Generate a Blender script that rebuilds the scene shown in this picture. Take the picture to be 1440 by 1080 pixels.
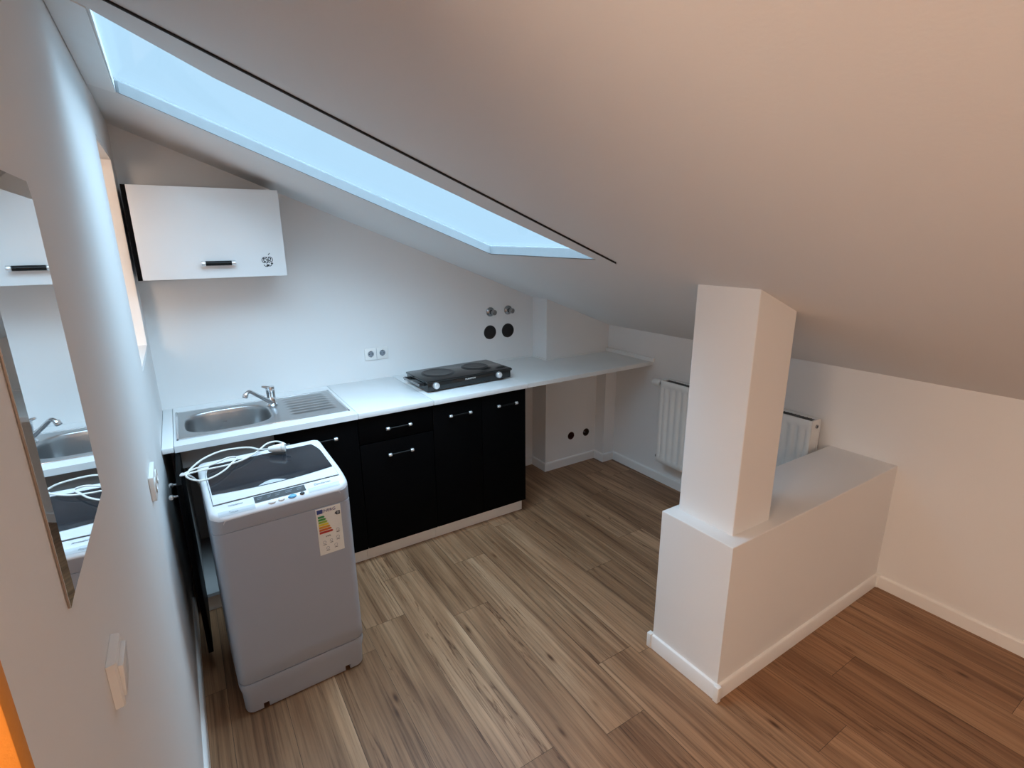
import bpy, bmesh, math, random
from mathutils import Vector, Matrix
random.seed(7)
scene = bpy.context.scene
for o in list(bpy.data.objects):
    bpy.data.objects.remove(o, do_unlink=True)

# ------------------------------------------------------------------ camera
CAM_Z = 1.6761
cam_d = bpy.data.cameras.new('camera')
cam = bpy.data.objects.new('camera', cam_d)
scene.collection.objects.link(cam)
cam_d.sensor_fit = 'HORIZONTAL'; cam_d.sensor_width = 36.0
cam_d.lens = 732.417 / 1440 * 36.0
cam_d.clip_start = 0.01
_y, _p, _r = [math.radians(a) for a in (32.3799, -15.2945, -0.4952)]
_f = Vector((math.sin(_y)*math.cos(_p), math.cos(_y)*math.cos(_p), math.sin(_p)))
_rt = Vector((math.cos(_y), -math.sin(_y), 0)); _u = _rt.cross(_f)
_rt, _u = _rt*math.cos(_r)+_u*math.sin(_r), -_rt*math.sin(_r)+_u*math.cos(_r)
_m = Matrix((_rt, _u, -_f)).transposed().to_4x4(); _m.translation = (0, 0, CAM_Z)
cam.matrix_world = _m
scene.camera = cam

# ------------------------------------------------------------------ world, lights, exposure
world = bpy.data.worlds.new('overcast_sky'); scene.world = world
world.use_nodes = True
_bg = world.node_tree.nodes['Background']
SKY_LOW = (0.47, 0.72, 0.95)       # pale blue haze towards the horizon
SKY_HIGH = (0.54, 0.78, 1.0); SKY_POWER = 11.5   # brighter unseen sky overhead, behind the roof ridge, added to light the room
_nt = world.node_tree
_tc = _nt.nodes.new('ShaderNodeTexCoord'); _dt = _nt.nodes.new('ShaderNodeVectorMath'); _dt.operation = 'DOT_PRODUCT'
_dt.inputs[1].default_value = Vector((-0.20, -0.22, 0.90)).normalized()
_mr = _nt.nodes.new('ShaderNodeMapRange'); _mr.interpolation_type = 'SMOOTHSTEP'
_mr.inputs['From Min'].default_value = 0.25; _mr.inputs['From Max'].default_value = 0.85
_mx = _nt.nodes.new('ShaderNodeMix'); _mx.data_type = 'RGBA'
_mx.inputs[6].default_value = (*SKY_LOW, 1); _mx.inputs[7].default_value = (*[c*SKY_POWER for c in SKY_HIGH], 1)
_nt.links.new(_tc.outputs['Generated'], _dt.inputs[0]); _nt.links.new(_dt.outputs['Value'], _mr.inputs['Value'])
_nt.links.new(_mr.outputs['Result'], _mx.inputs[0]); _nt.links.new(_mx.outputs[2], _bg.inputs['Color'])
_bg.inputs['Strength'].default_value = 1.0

def add_light(name, kind, loc, energy, color, size=0.1, rot=(0, 0, 0), size_y=None, portal=False):
    d = bpy.data.lights.new(name, kind); d.energy = energy; d.color = color
    if kind == 'AREA':
        d.shape = 'RECTANGLE' if size_y else 'SQUARE'; d.size = size
        if size_y: d.size_y = size_y
        if portal: d.cycles.is_portal = True
    else:
        d.shadow_soft_size = size
    o = bpy.data.objects.new(name, d); scene.collection.objects.link(o)
    o.location = loc; o.rotation_euler = rot
    return o
SLOPE = 0.3943
TILT = math.atan(SLOPE)
add_light('skylight_portal', 'AREA', (0.62, 1.92, 1.0593+SLOPE*(2.7377-0.62)+0.10), 1, (1, 1, 1), 1.60, (0, TILT, 0), 0.90, True)
# the lamp of the next room, reaching in through the doorway and the wall opening
add_light('hall_lamp', 'POINT', (-1.0, 0.15, 2.0), 85, (1.0, 0.73, 0.54), 0.30)
# warm fill light added well behind the camera to lift camera-facing surfaces
add_light('fill_light', 'POINT', (1.0, -1.7, 1.55), 17, (1.0, 0.80, 0.65), 0.15)

scene.view_settings.view_transform = 'Standard'
scene.view_settings.look = 'None'
scene.view_settings.gamma = 1.0
scene.view_settings.use_curve_mapping = False
scene.view_settings.exposure = 0.18
try:
    scene.cycles.max_bounces = 14; scene.cycles.diffuse_bounces = 8
    scene.cycles.glossy_bounces = 6; scene.cycles.transparent_max_bounces = 12
    scene.cycles.use_denoising = True
    scene.cycles.sample_clamp_indirect = 8
except Exception:
    pass

# ------------------------------------------------------------------ room numbers (metres)
XL, XR = -0.1521, 2.7377            # left wall, knee wall
YB, YPIL, YREAR = 3.1022, 2.9314, -2.6
ZK = 1.0593                         # top of the knee wall
def zceil(x): return ZK + SLOPE*(XR - x)
ZT = 0.86; YF = 2.4749              # worktop top and front edge
S0, S1, S2, SE = -0.1076, 0.6665, 1.0726, 1.6822
HB, BT = 0.065, 0.013               # skirting

# ------------------------------------------------------------------ materials
def mat(name, col, rough=0.5, metal=0.0, spec=None, bump=None, var=None, coat=0.0):
    m = bpy.data.materials.new(name); m.use_nodes = True
    nt = m.node_tree; b = nt.nodes['Principled BSDF']
    b.inputs['Base Color'].default_value = (*col, 1)
    b.inputs['Roughness'].default_value = rough
    b.inputs['Metallic'].default_value = metal
    if spec is not None: b.inputs['Specular IOR Level'].default_value = spec
    if coat: b.inputs['Coat Weight'].default_value = coat
    tc = nt.nodes.new('ShaderNodeTexCoord')
    if bump:
        n = nt.nodes.new('ShaderNodeTexNoise'); n.inputs['Scale'].default_value = bump[0]
        n.inputs['Detail'].default_value = 6
        nt.links.new(tc.outputs['Object'], n.inputs['Vector'])
        bp = nt.nodes.new('ShaderNodeBump'); bp.inputs['Strength'].default_value = bump[1]
        bp.inputs['Distance'].default_value = 0.002
        nt.links.new(n.outputs['Fac'], bp.inputs['Height'])
        nt.links.new(bp.outputs['Normal'], b.inputs['Normal'])
    if var:
        n2 = nt.nodes.new('ShaderNodeTexNoise'); n2.inputs['Scale'].default_value = var[0]
        nt.links.new(tc.outputs['Object'], n2.inputs['Vector'])
        r = nt.nodes.new('ShaderNodeValToRGB')
        r.color_ramp.elements[0].position = 0.3; r.color_ramp.elements[1].position = 0.7
        k = 1 - var[1]
        r.color_ramp.elements[0].color = (col[0]*k, col[1]*k, col[2]*k, 1)
        r.color_ramp.elements[1].color = (*col, 1)
        nt.links.new(n2.outputs['Fac'], r.inputs['Fac'])
        nt.links.new(r.outputs['Color'], b.inputs['Base Color'])
    return m
M = {}
M['wall'] = mat('white_wall_paint', (0.80, 0.80, 0.795), 0.85, bump=(180, 0.12), var=(1.5, 0.02))
M['ceil'] = mat('white_ceiling_paint', (0.78, 0.78, 0.775), 0.9, bump=(120, 0.12), var=(1.2, 0.02))
M['skirt'] = mat('white_skirting_lacquer', (0.84, 0.84, 0.83), 0.4, var=(9, 0.02))
M['orange'] = mat('orange_door_paint', (0.86, 0.33, 0.045), 0.6, bump=(260, 0.15), var=(30, 0.08))
M['laminate'] = mat('white_laminate', (0.83, 0.84, 0.84), 0.32, bump=(400, 0.03), var=(5, 0.02))
M['plinthwhite'] = mat('white_plinth', (0.90, 0.89, 0.86), 0.4, var=(9, 0.02))
M['board'] = mat('off_white_laminate', (0.78, 0.785, 0.77), 0.4, bump=(300, 0.04), var=(6, 0.03))
M['carcass'] = mat('grey_melamine', (0.33, 0.32, 0.31), 0.45, var=(8, 0.03))
M['black'] = mat('black_cabinet_front', (0.0015, 0.0015, 0.0018), 0.55, spec=0.05, bump=(60, 0.03))
M['handleblack'] = mat('black_handle_bar', (0.004, 0.004, 0.004), 0.4, spec=0.25, bump=(90, 0.02))
M['blackplastic'] = mat('black_plastic', (0.008, 0.008, 0.009), 0.35, bump=(90, 0.02))
M['dark'] = mat('dark_void', (0.012, 0.010, 0.009), 0.8, var=(40, 0.3))
M['darkgrey'] = mat('dark_grey_plastic', (0.035, 0.037, 0.04), 0.45, var=(50, 0.2))
M['chrome'] = mat('chrome', (0.75, 0.76, 0.78), 0.12, 1.0, bump=(40, 0.01))
M['chrome_d'] = mat('worn_chrome', (0.42, 0.43, 0.44), 0.22, 1.0, var=(60, 0.3))
M['capmetal'] = mat('bright_cap_metal', (0.86, 0.86, 0.86), 0.28, 0.65, var=(80, 0.05))
M['mirror'] = mat('mirror_silver', (0.86, 0.88, 0.88), 0.015, 1.0)
M['glassedge'] = mat('mirror_edge', (0.42, 0.34, 0.28), 0.3, 0.3, var=(40, 0.1))
M['plastic'] = mat('white_plastic', (0.83, 0.83, 0.81), 0.3, var=(20, 0.02))
M['enamel'] = mat('white_radiator_enamel', (0.80, 0.80, 0.78), 0.3, var=(10, 0.02))
M['wmgrey'] = mat('silver_grey_panel', (0.35, 0.375, 0.42), 0.38, bump=(300, 0.02), var=(6, 0.02))
M['wmtop'] = mat('washer_white_plastic', (0.72, 0.73, 0.75), 0.3, var=(10, 0.02))
M['wmstrip'] = mat('washer_pale_grey', (0.50, 0.53, 0.56), 0.35, var=(10, 0.02))
M['smoke'] = mat('smoked_lid_plastic', (0.020, 0.021, 0.026), 0.14, var=(8, 0.25))
M['cable'] = mat('white_cable', (0.80, 0.79, 0.75), 0.45, var=(30, 0.03))
M['hob'] = mat('black_hob_enamel', (0.012, 0.013, 0.013), 0.16, bump=(200, 0.01))
M['burner'] = mat('burner_ring_iron', (0.013, 0.013, 0.013), 0.35, bump=(120, 0.05))
M['rust'] = mat('brown_pipe_inside', (0.05, 0.018, 0.010), 0.7, var=(60, 0.6))
M['pipebrown'] = mat('brown_pipe_rubber', (0.06, 0.036, 0.020), 0.5, var=(90, 0.6))
M['redbox'] = mat('red_brown_box_inside', (0.10, 0.022, 0.012), 0.6, var=(40, 0.5))
M['print'] = mat('dark_print', (0.035, 0.037, 0.04), 0.5, var=(60, 0.1))
M['printgrey'] = mat('grey_print', (0.25, 0.28, 0.32), 0.5, var=(60, 0.1))
M['printwhite'] = mat('white_print', (0.80, 0.80, 0.78), 0.5, var=(60, 0.02))
M['paper'] = mat('label_paper', (0.78, 0.76, 0.68), 0.6, var=(40, 0.03))
M['blue'] = mat('blue_print', (0.035, 0.06, 0.22), 0.5, var=(60, 0.05))
M['bluebtn'] = mat('blue_button', (0.13, 0.42, 0.72), 0.3, var=(60, 0.05))
M['sticker'] = mat('black_sticker', (0.03, 0.035, 0.04), 0.5, var=(80, 0.1))
for i, c in enumerate([(0.02, 0.22, 0.06), (0.05, 0.30, 0.05), (0.30, 0.42, 0.04), (0.75, 0.55, 0.03), (0.70, 0.30, 0.02), (0.60, 0.13, 0.02), (0.45, 0.03, 0.02)]):
    M['e%d' % i] = mat('energy_colour_%s' % 'ABCDEFG'[i], c, 0.5, var=(60, 0.05))

def steel_mat():
    m = mat('brushed_steel', (0.47, 0.475, 0.48), 0.30, 1.0)
    nt = m.node_tree; b = nt.nodes['Principled BSDF']; tc = nt.nodes['Texture Coordinate']
    mp = nt.nodes.new('ShaderNodeMapping'); mp.inputs['Scale'].default_value = (6, 240, 60)
    n = nt.nodes.new('ShaderNodeTexNoise'); n.inputs['Scale'].default_value = 4
    nt.links.new(tc.outputs['Object'], mp.inputs['Vector']); nt.links.new(mp.outputs['Vector'], n.inputs['Vector'])
    r = nt.nodes.new('ShaderNodeMapRange'); r.inputs['To Min'].default_value = 0.22; r.inputs['To Max'].default_value = 0.42
    nt.links.new(n.outputs['Fac'], r.inputs['Value']); nt.links.new(r.outputs['Result'], b.inputs['Roughness'])
    return m
M['steel'] = steel_mat()

def glass_mat():
    m = bpy.data.materials.new('skylight_glass'); m.use_nodes = True
    nt = m.node_tree; nt.nodes.clear()
    out = nt.nodes.new('ShaderNodeOutputMaterial'); mix = nt.nodes.new('ShaderNodeMixShader')
    tr = nt.nodes.new('ShaderNodeBsdfTransparent'); gl = nt.nodes.new('ShaderNodeBsdfGlossy')
    tr.inputs['Color'].default_value = (0.96, 0.98, 0.98, 1); gl.inputs['Roughness'].default_value = 0.03
    mix.inputs[0].default_value = 0.035
    nt.links.new(tr.outputs[0], mix.inputs[1])
    nt.links.new(gl.outputs[0], mix.inputs[2]); nt.links.new(mix.outputs[0], out.inputs['Surface'])
    return m
M['glass'] = glass_mat()
M['bead'] = mat('grey_skylight_bead', (0.20, 0.215, 0.225), 0.5, var=(30, 0.05))

def wood_mat():
    m = bpy.data.materials.new('oak_vinyl_planks'); m.use_nodes = True
    nt = m.node_tree; N = nt.nodes; L = nt.links; b = N['Principled BSDF']
    at = N.new('ShaderNodeAttribute'); at.attribute_name = 'plank'
    tc = N.new('ShaderNodeTexCoord')
    sep = N.new('ShaderNodeSeparateColor'); L.new(at.outputs['Color'], sep.inputs[0])
    off = N.new('ShaderNodeVectorMath'); off.operation = 'SCALE'; off.inputs['Scale'].default_value = 37.0
    L.new(at.outputs['Color'], off.inputs[0])
    add = N.new('ShaderNodeVectorMath'); add.operation = 'ADD'
    L.new(tc.outputs['Object'], add.inputs[0]); L.new(off.outputs[0], add.inputs[1])
    def noise(scale, sx, sy, detail=5, rough=0.6, dist=0.0):
        mp = N.new('ShaderNodeMapping'); mp.inputs['Scale'].default_value = (sx, sy, 1)
        L.new(add.outputs[0], mp.inputs['Vector'])
        n = N.new('ShaderNodeTexNoise'); n.inputs['Scale'].default_value = scale
        n.inputs['Detail'].default_value = detail; n.inputs['Roughness'].default_value = rough
        n.inputs['Distortion'].default_value = dist
        L.new(mp.outputs[0], n.inputs['Vector']); return n.outputs['Fac']
    def ramp(v, stops):
        r = N.new('ShaderNodeValToRGB'); e = r.color_ramp.elements
        while len(e) > 1: e.remove(e[-1])
        e[0].position = stops[0][0]; e[0].color = (*stops[0][1], 1)
        for p, c in stops[1:]:
            k = e.new(p); k.color = (*c, 1)
        L.new(v, r.inputs['Fac']); return r.outputs['Color']
    def mixc(fac, a, bb, mode='MIX'):
        x = N.new('ShaderNodeMix'); x.data_type = 'RGBA'; x.blend_type = mode
        if isinstance(fac, float): x.inputs[0].default_value = fac
        else: L.new(fac, x.inputs[0])
        for sock, v in ((x.inputs[6], a), (x.inputs[7], bb)):
            if isinstance(v, tuple): sock.default_value = (*v, 1)
            else: L.new(v, sock)
        return x.outputs[2]
    broad = noise(1.0, 9, 0.9, 4, 0.55, 0.4)
    fine = noise(1.0, 95, 1.8, 6, 0.72, 0.3)
    streak = noise(1.0, 34, 0.7, 4, 0.6, 0.3)
    base = ramp(broad, [(0.25, (0.190, 0.092, 0.045)), (0.5, (0.315, 0.172, 0.090)), (0.75, (0.43, 0.260, 0.148))])
    fcol = ramp(fine, [(0.30, (0.34, 0.30, 0.28)), (0.50, (0.98, 0.98, 0.98)), (0.72, (1.22, 1.22, 1.22))])
    c = mixc(0.80, base, fcol, 'MULTIPLY')
    c = mixc(1.0, c, ramp(streak, [(0.32, (0.66, 0.62, 0.60)), (0.5, (1, 1, 1)), (0.7, (1.14, 1.15, 1.16))]), 'MULTIPLY')
    # long dark cracks in the grain
    cr = noise(1.0, 24, 0.9, 5, 0.55, 0.6)
    d = N.new('ShaderNodeMath'); d.operation = 'SUBTRACT'; L.new(cr, d.inputs[0]); d.inputs[1].default_value = 0.5
    a = N.new('ShaderNodeMath'); a.operation = 'ABSOLUTE'; L.new(d.outputs[0], a.inputs[0])
    crk = ramp(a.outputs[0], [(0.0, (0.40, 0.33, 0.29)), (0.007, (0.70, 0.66, 0.63)), (0.018, (1, 1, 1))])
    gate = ramp(noise(1.0, 5, 1.2, 2), [(0.44, (0, 0, 0)), (0.58, (1, 1, 1))])
    crk2 = mixc(gate, (1.0, 1.0, 1.0), crk)
    c = mixc(1.0, c, crk2, 'MULTIPLY')
    # knots
    vo = N.new('ShaderNodeTexVoronoi'); vo.inputs['Scale'].default_value = 1.0
    mp = N.new('ShaderNodeMapping'); mp.inputs['Scale'].default_value = (8.0, 2.6, 1)
    L.new(add.outputs[0], mp.inputs['Vector']); L.new(mp.outputs[0], vo.inputs['Vector'])
    kn = ramp(vo.outputs['Distance'], [(0.0, (0.22, 0.16, 0.12)), (0.03, (0.33, 0.26, 0.21)), (0.075, (0.82, 0.78, 0.75)), (0.12, (1, 1, 1))])
    c = mixc(1.0, c, kn, 'MULTIPLY')
    tone = ramp(sep.outputs[0], [(0.0, (0.70, 0.64, 0.60)), (0.5, (1.0, 1.0, 1.0)), (1.0, (1.20, 1.22, 1.25))])
    c = mixc(1.0, c, tone, 'MULTIPLY')
    L.new(c, b.inputs['Base Color'])
    b.inputs['Roughness'].default_value = 0.42; b.inputs['Specular IOR Level'].default_value = 0.35
    bp = N.new('ShaderNodeBump'); bp.inputs['Strength'].default_value = 0.15; bp.inputs['Distance'].default_value = 0.001
    L.new(fine, bp.inputs['Height']); L.new(bp.outputs[0], b.inputs['Normal'])
    return m
M['wood'] = wood_mat()
M['gap'] = mat('plank_joint', (0.05, 0.034, 0.022), 0.7, var=(30, 0.2))

# ------------------------------------------------------------------ mesh helpers
def link(o, parent=None):
    scene.collection.objects.link(o)
    if parent: o.parent = parent
    return o
class MB:
    """collects shapes (with material slots) and links them as ONE mesh object"""
    def __init__(s): s.bm = bmesh.new(); s.mats = []
    def _slot(s, m):
        if m not in s.mats: s.mats.append(m)
        return s.mats.index(m)
    def merge(s, bm, m, T=None, smooth=False):
        if T is not None: bmesh.ops.transform(bm, matrix=T, verts=bm.verts)
        bmesh.ops.recalc_face_normals(bm, faces=bm.faces)
        k = s._slot(m)
        for f in bm.faces: f.material_index = k; f.smooth = smooth
        me = bpy.data.meshes.new('tmp'); bm.to_mesh(me); bm.free()
        s.bm.from_mesh(me); bpy.data.meshes.remove(me)
        return s
    def box(s, a, b, m, bev=0.0, seg=2, T=None):
        bm = bmesh.new(); bmesh.ops.create_cube(bm, size=1)
        c = [(a[i]+b[i])/2 for i in range(3)]; d = [abs(b[i]-a[i]) for i in range(3)]
        for v in bm.verts: v.co = Vector([v.co[i]*d[i]+c[i] for i in range(3)])
        if bev: bmesh.ops.bevel(bm, geom=bm.edges, offset=bev, segments=seg, affect='EDGES', profile=0.5)
        return s.merge(bm, m, T, bool(bev))
    def cyl(s, p, q, r, m, r2=None, n=24, bev=0.0):
        p, q = Vector(p), Vector(q); d = q-p
        bm = bmesh.new()
        bmesh.ops.create_cone(bm, cap_ends=True, segments=n, radius1=r, radius2=r if r2 is None else r2, depth=d.length)
        if bev:
            es = [e for e in bm.edges if abs(e.verts[0].co.z-e.verts[1].co.z) < 1e-6]
            bmesh.ops.bevel(bm, geom=es, offset=bev, segments=2, affect='EDGES', profile=0.5)
        T = Matrix.Translation((p+q)/2) @ d.to_track_quat('Z', 'Y').to_matrix().to_4x4()
        return s.merge(bm, m, T, True)
    def sphere(s, c, r, m, sc=(1, 1, 1), n=16):
        bm = bmesh.new(); bmesh.ops.create_uvsphere(bm, u_segments=n, v_segments=n//2, radius=r)
        return s.merge(bm, m, Matrix.Translation(c) @ Matrix.Diagonal((*sc, 1)), True)
    def lathe(s, prof, m, c=(0, 0, 0), axis=(0, 0, 1), n=32):
        bm = bmesh.new(); rings = []
        for r, z in prof:
            rings.append([bm.verts.new((r*math.cos(2*math.pi*i/n), r*math.sin(2*math.pi*i/n), z)) for i in range(n)])
        for A, B in zip(rings, rings[1:]):
            for i in range(n): bm.faces.new((A[i], A[(i+1) % n], B[(i+1) % n], B[i]))
        for R, fl in ((rings[0], True), (rings[-1], False)):
            bm.faces.new(R[::-1] if fl else R)
        T = Matrix.Translation(c) @ Vector(axis).to_track_quat('Z', 'Y').to_matrix().to_4x4()
        bmesh.ops.remove_doubles(bm, verts=bm.verts, dist=1e-6)
        return s.merge(bm, m, T, True)
    def prism(s, pts, z0, z1, m, T=None, bev=0.0, smooth=False):
        """polygon in xy extruded along z"""
        bm = bmesh.new()
        A = [bm.verts.new((x, y, z0)) for x, y in pts]; B = [bm.verts.new((x, y, z1)) for x, y in pts]
        n = len(pts)
        bm.faces.new(A[::-1]); bm.faces.new(B)
        for i in range(n): bm.faces.new((A[i], A[(i+1) % n], B[(i+1) % n], B[i]))
        if bev:
            bmesh.ops.recalc_face_normals(bm, faces=bm.faces)
            es = [e for e in bm.edges if abs(e.verts[0].co.z-e.verts[1].co.z) < 1e-6]
            bmesh.ops.bevel(bm, geom=es, offset=bev, segments=2, affect='EDGES', profile=0.5)
        return s.merge(bm, m, T, smooth)
    def tube(s, pts, r, m, n=10, res=6, rads=None):
        P = [Vector(p) for p in pts]; path = []; rr = []
        for i in range(len(P)-1):
            p0 = P[max(i-1, 0)]; p1 = P[i]; p2 = P[i+1]; p3 = P[min(i+2, len(P)-1)]
            for k in range(res):
                t = k/res
                path.append(0.5*((2*p1)+(-p0+p2)*t+(2*p0-5*p1+4*p2-p3)*t*t+(-p0+3*p1-3*p2+p3)*t**3))
                rr.append(r if rads is None else rads[i]*(1-t)+rads[i+1]*t)
        path.append(P[-1]); rr.append(r if rads is None else rads[-1])
        bm = bmesh.new(); rings = []
        up = Vector((0, 0, 1)); prev = None
        for i, p in enumerate(path):
            d = (path[min(i+1, len(path)-1)]-path[max(i-1, 0)]).normalized()
            if prev is None:
                a = d.orthogonal().normalized()
            else:
                a = (prev-d*prev.dot(d)).normalized()
            prev = a; b = d.cross(a)
            rings.append([bm.verts.new(p+rr[i]*(a*math.cos(2*math.pi*k/n)+b*math.sin(2*math.pi*k/n))) for k in range(n)])
        for A, B in zip(rings, rings[1:]):
            for k in range(n): bm.faces.new((A[k], A[(k+1) % n], B[(k+1) % n], B[k]))
        bm.faces.new(rings[0][::-1]); bm.faces.new(rings[-1])
        return s.merge(bm, m, None, True)
    def build(s, name, parent=None, loc=None, sharp=35):
        me = bpy.data.meshes.new(name); s.bm.to_mesh(me); s.bm.free()
        for m in s.mats: me.materials.append(M[m] if isinstance(m, str) else m)
        o = bpy.data.objects.new(name, me); link(o, parent)
        if any(p.use_smooth for p in me.polygons): me.set_sharp_from_angle(angle=math.radians(sharp))
        if loc: o.location = loc
        return o
def empty(name, loc, rz=0.0):
    o = bpy.data.objects.new(name, None); o.empty_display_size = 0.05
    o.location = loc; o.rotation_euler = (0, 0, rz); return link(o)
def tag(o, label, cat, group=None):
    o['label'] = label; o['category'] = cat
    if group: o['group'] = group
    return o
def struct(o): o['kind'] = 'structure'; return o
def rrect(x0, y0, x1, y1, r, n=6):
    pts = []
    for cx, cy, a0 in ((x1-r, y1-r, 0), (x0+r, y1-r, 90), (x0+r, y0+r, 180), (x1-r, y0+r, 270)):
        for i in range(n+1):
            a = math.radians(a0+90*i/n); pts.append((cx+r*math.cos(a), cy+r*math.sin(a)))
    return pts
def text_mesh(name, body, size, m, T, parent, depth=0.0003, align='CENTER', shear=0.0):
    cu = bpy.data.curves.new(name, 'FONT'); cu.body = body; cu.size = size; cu.extrude = depth
    cu.align_x = align; cu.align_y = 'CENTER'; cu.resolution_u = 3; cu.shear = shear
    t = bpy.data.objects.new('tmp_text', cu); scene.collection.objects.link(t)
    bpy.context.view_layer.update()
    me = bpy.data.meshes.new_from_object(t.evaluated_get(bpy.context.evaluated_depsgraph_get()))
    bpy.data.objects.remove(t, do_unlink=True); bpy.data.curves.remove(cu)
    me.transform(T); me.name = name
    me.materials.clear(); me.materials.append(M[m])
    o = bpy.data.objects.new(name, me); return link(o, parent)
def cut(o, cutter_mb):
    """subtract shapes from a wall and keep the result as a plain mesh"""
    c = cutter_mb.build('tmp_cutter', o.parent); md = o.modifiers.new('b', 'BOOLEAN'); md.object = c; md.operation = 'DIFFERENCE'; md.solver = 'EXACT'
    bpy.context.view_layer.update()
    me = bpy.data.meshes.new_from_object(o.evaluated_get(bpy.context.evaluated_depsgraph_get()))
    o.modifiers.clear(); o.data = me; bpy.data.objects.remove(c, do_unlink=True)
FRONT = Matrix.Rotation(math.radians(90), 4, 'X')      # xy drawing -> upright, facing -y

# ------------------------------------------------------------------ SETTING
# floor: planks running along y, 18.5 cm wide, 1.2 m long
def build_floor():
    bm = bmesh.new(); col = bm.loops.layers.float_color.new('plank')
    X0, W, LN, g = 1.045, 0.185, 1.2, 0.0007
    known = {-3: 0.818, -2: 1.109, -1: 0.682, 0: 1.045, 1: 1.30}
    tones = {}
    rnd = random.Random(5)
    x_lo, x_hi, y_lo, y_hi = -2.0, XR+0.05, YREAR-0.05, 3.35
    for k in range(int((x_lo-X0)/W)-1, int((x_hi-X0)/W)+2):
        xa, xb = max(X0+k*W, x_lo), min(X0+(k+1)*W, x_hi)
        if xb-xa < 0.002: continue
        off = known.get(k, rnd.random()*LN)
        j0 = int((y_lo-off)/LN)-1
        for j in range(j0, j0+8):
            ya, yb = max(off+j*LN, y_lo), min(off+(j+1)*LN, y_hi)
            if yb-ya < 0.002: continue
            t = rnd.uniform(0.2, 0.85)
            if (k, j) == (-1, 0): t = 0.75
            if (k, j) == (-1, 1): t = 0.30
            if (k, j) == (0, 0): t = 0.68
            if (k, j) == (0, -1): t = 0.12
            if (k, j) == (-3, 0): t = 0.45
            if (k, j) == (-3, 1): t = 0.80
            if (k, j) == (-2, 0): t = 0.75
            if (k, j) == (1, 0): t = 0.62
            c = (t, rnd.random(), rnd.random(), 1)
            vs = [bm.verts.new(p) for p in ((xa+g, ya+g, 0), (xb-g, ya+g, 0), (xb-g, yb-g, 0), (xa+g, yb-g, 0))]
            f = bm.faces.new(vs)
            for l in f.loops: l[col] = c
    me = bpy.data.meshes.new('floor'); 
    # sub-floor showing in the joints
    vs = [bm.verts.new(p) for p in ((x_lo, y_lo, -0.001), (x_hi, y_lo, -0.001), (x_hi, y_hi, -0.001), (x_lo, y_hi, -0.001))]
    f = bm.faces.new(vs); f.material_index = 1
    vb = [bm.verts.new((v.co.x, v.co.y, -0.12)) for v in vs]
    fb = bm.faces.new(vb[::-1]); fb.material_index = 1
    for i in range(4):
        q = bm.faces.new((vs[i], vb[i], vb[(i+1) % 4], vs[(i+1) % 4])); q.material_index = 1
    bm.to_mesh(me); bm.free()
    me.materials.append(M['wood']); me.materials.append(M['gap'])
    return struct(link(bpy.data.objects.new('floor', me)))
build_floor()

# sloping ceiling with the skylight shaft
OPEN = [(-0.067, 1.500), (1.345, 1.500), (1.320, 2.262), (-0.072, 2.325)]   # plan of the opening, near-left first
DEP = 0.034
def build_ceiling():
    bm = bmesh.new()
    O = [(XL-0.02, YREAR-0.02), (XR+0.22, YREAR-0.02), (XR+0.22, YB+0.05), (XL-0.02, YB+0.05)]
    lo = [bm.verts.new((x, y, zceil(x))) for x, y in O]; hi = [bm.verts.new((x, y, zceil(x)+DEP)) for x, y in O]
    li = [bm.verts.new((x, y, zceil(x))) for x, y in OPEN]; ui = [bm.verts.new((x, y, zceil(x)+DEP)) for x, y in OPEN]
    for i in range(4):
        j = (i+1) % 4
        bm.faces.new((lo[i], li[i], li[j], lo[j])); bm.faces.new((hi[i], hi[j], ui[j], ui[i]))
        bm.faces.new((li[i], ui[i], ui[j], li[j])); bm.faces.new((lo[i], lo[j], hi[j], hi[i]))
    bmesh.ops.recalc_face_normals(bm, faces=bm.faces)
    me = bpy.data.meshes.new('ceiling'); bm.to_mesh(me); bm.free(); me.materials.append(M['ceil'])
    return struct(link(bpy.data.objects.new('ceiling', me)))
build_ceiling()
# skylight: frame, pane, trims round the lower edge of the shaft
def slope_prism(mb, pts, dz0, dz1, m):
    """plan polygon that follows the roof slope, dz measured from the ceiling plane"""
    bm = bmesh.new()
    A = [bm.verts.new((x, y, zceil(x)+dz0)) for x, y in pts]; B = [bm.verts.new((x, y, zceil(x)+dz1)) for x, y in pts]
    n = len(pts); bm.faces.new(A[::-1]); bm.faces.new(B)
    for i in range(n): bm.faces.new((A[i], A[(i+1) % n], B[(i+1) % n], B[i]))
    mb.merge(bm, m)
def inset(poly, d):
    cx = sum(p[0] for p in poly)/4; cy = sum(p[1] for p in poly)/4
    return [(x+(d if x < cx else -d), y+(d if y < cy else -d)) for x, y in poly]
sky = struct(empty('window_1', (0.6, 1.9, zceil(0.6))))
def rel(o, root):
    o.parent = root; o.matrix_parent_inverse = Matrix.Translation(-Vector(root.location)); return o
mb = MB(); I = inset(OPEN, -0.012); E = inset(OPEN, -0.06)
for i in range(4):
    j = (i+1) % 4; slope_prism(mb, [E[i], E[j], I[j], I[i]], DEP+0.001, DEP+0.012, 'bead')
rel(mb.build('window_frame'), sky)
mb = MB(); slope_prism(mb, inset(OPEN, -0.01), DEP+0.004, DEP+0.010, 'glass'); rel(mb.build('pane'), sky)
mb = MB(); T2 = inset(OPEN, 0.010)
for i in (1, 2):
    j = (i+1) % 4; slope_prism(mb, [OPEN[i], OPEN[j], T2[j], T2[i]], -0.002, 0.0335, 'bead')
rel(mb.build('edge_bead'), sky)
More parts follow.
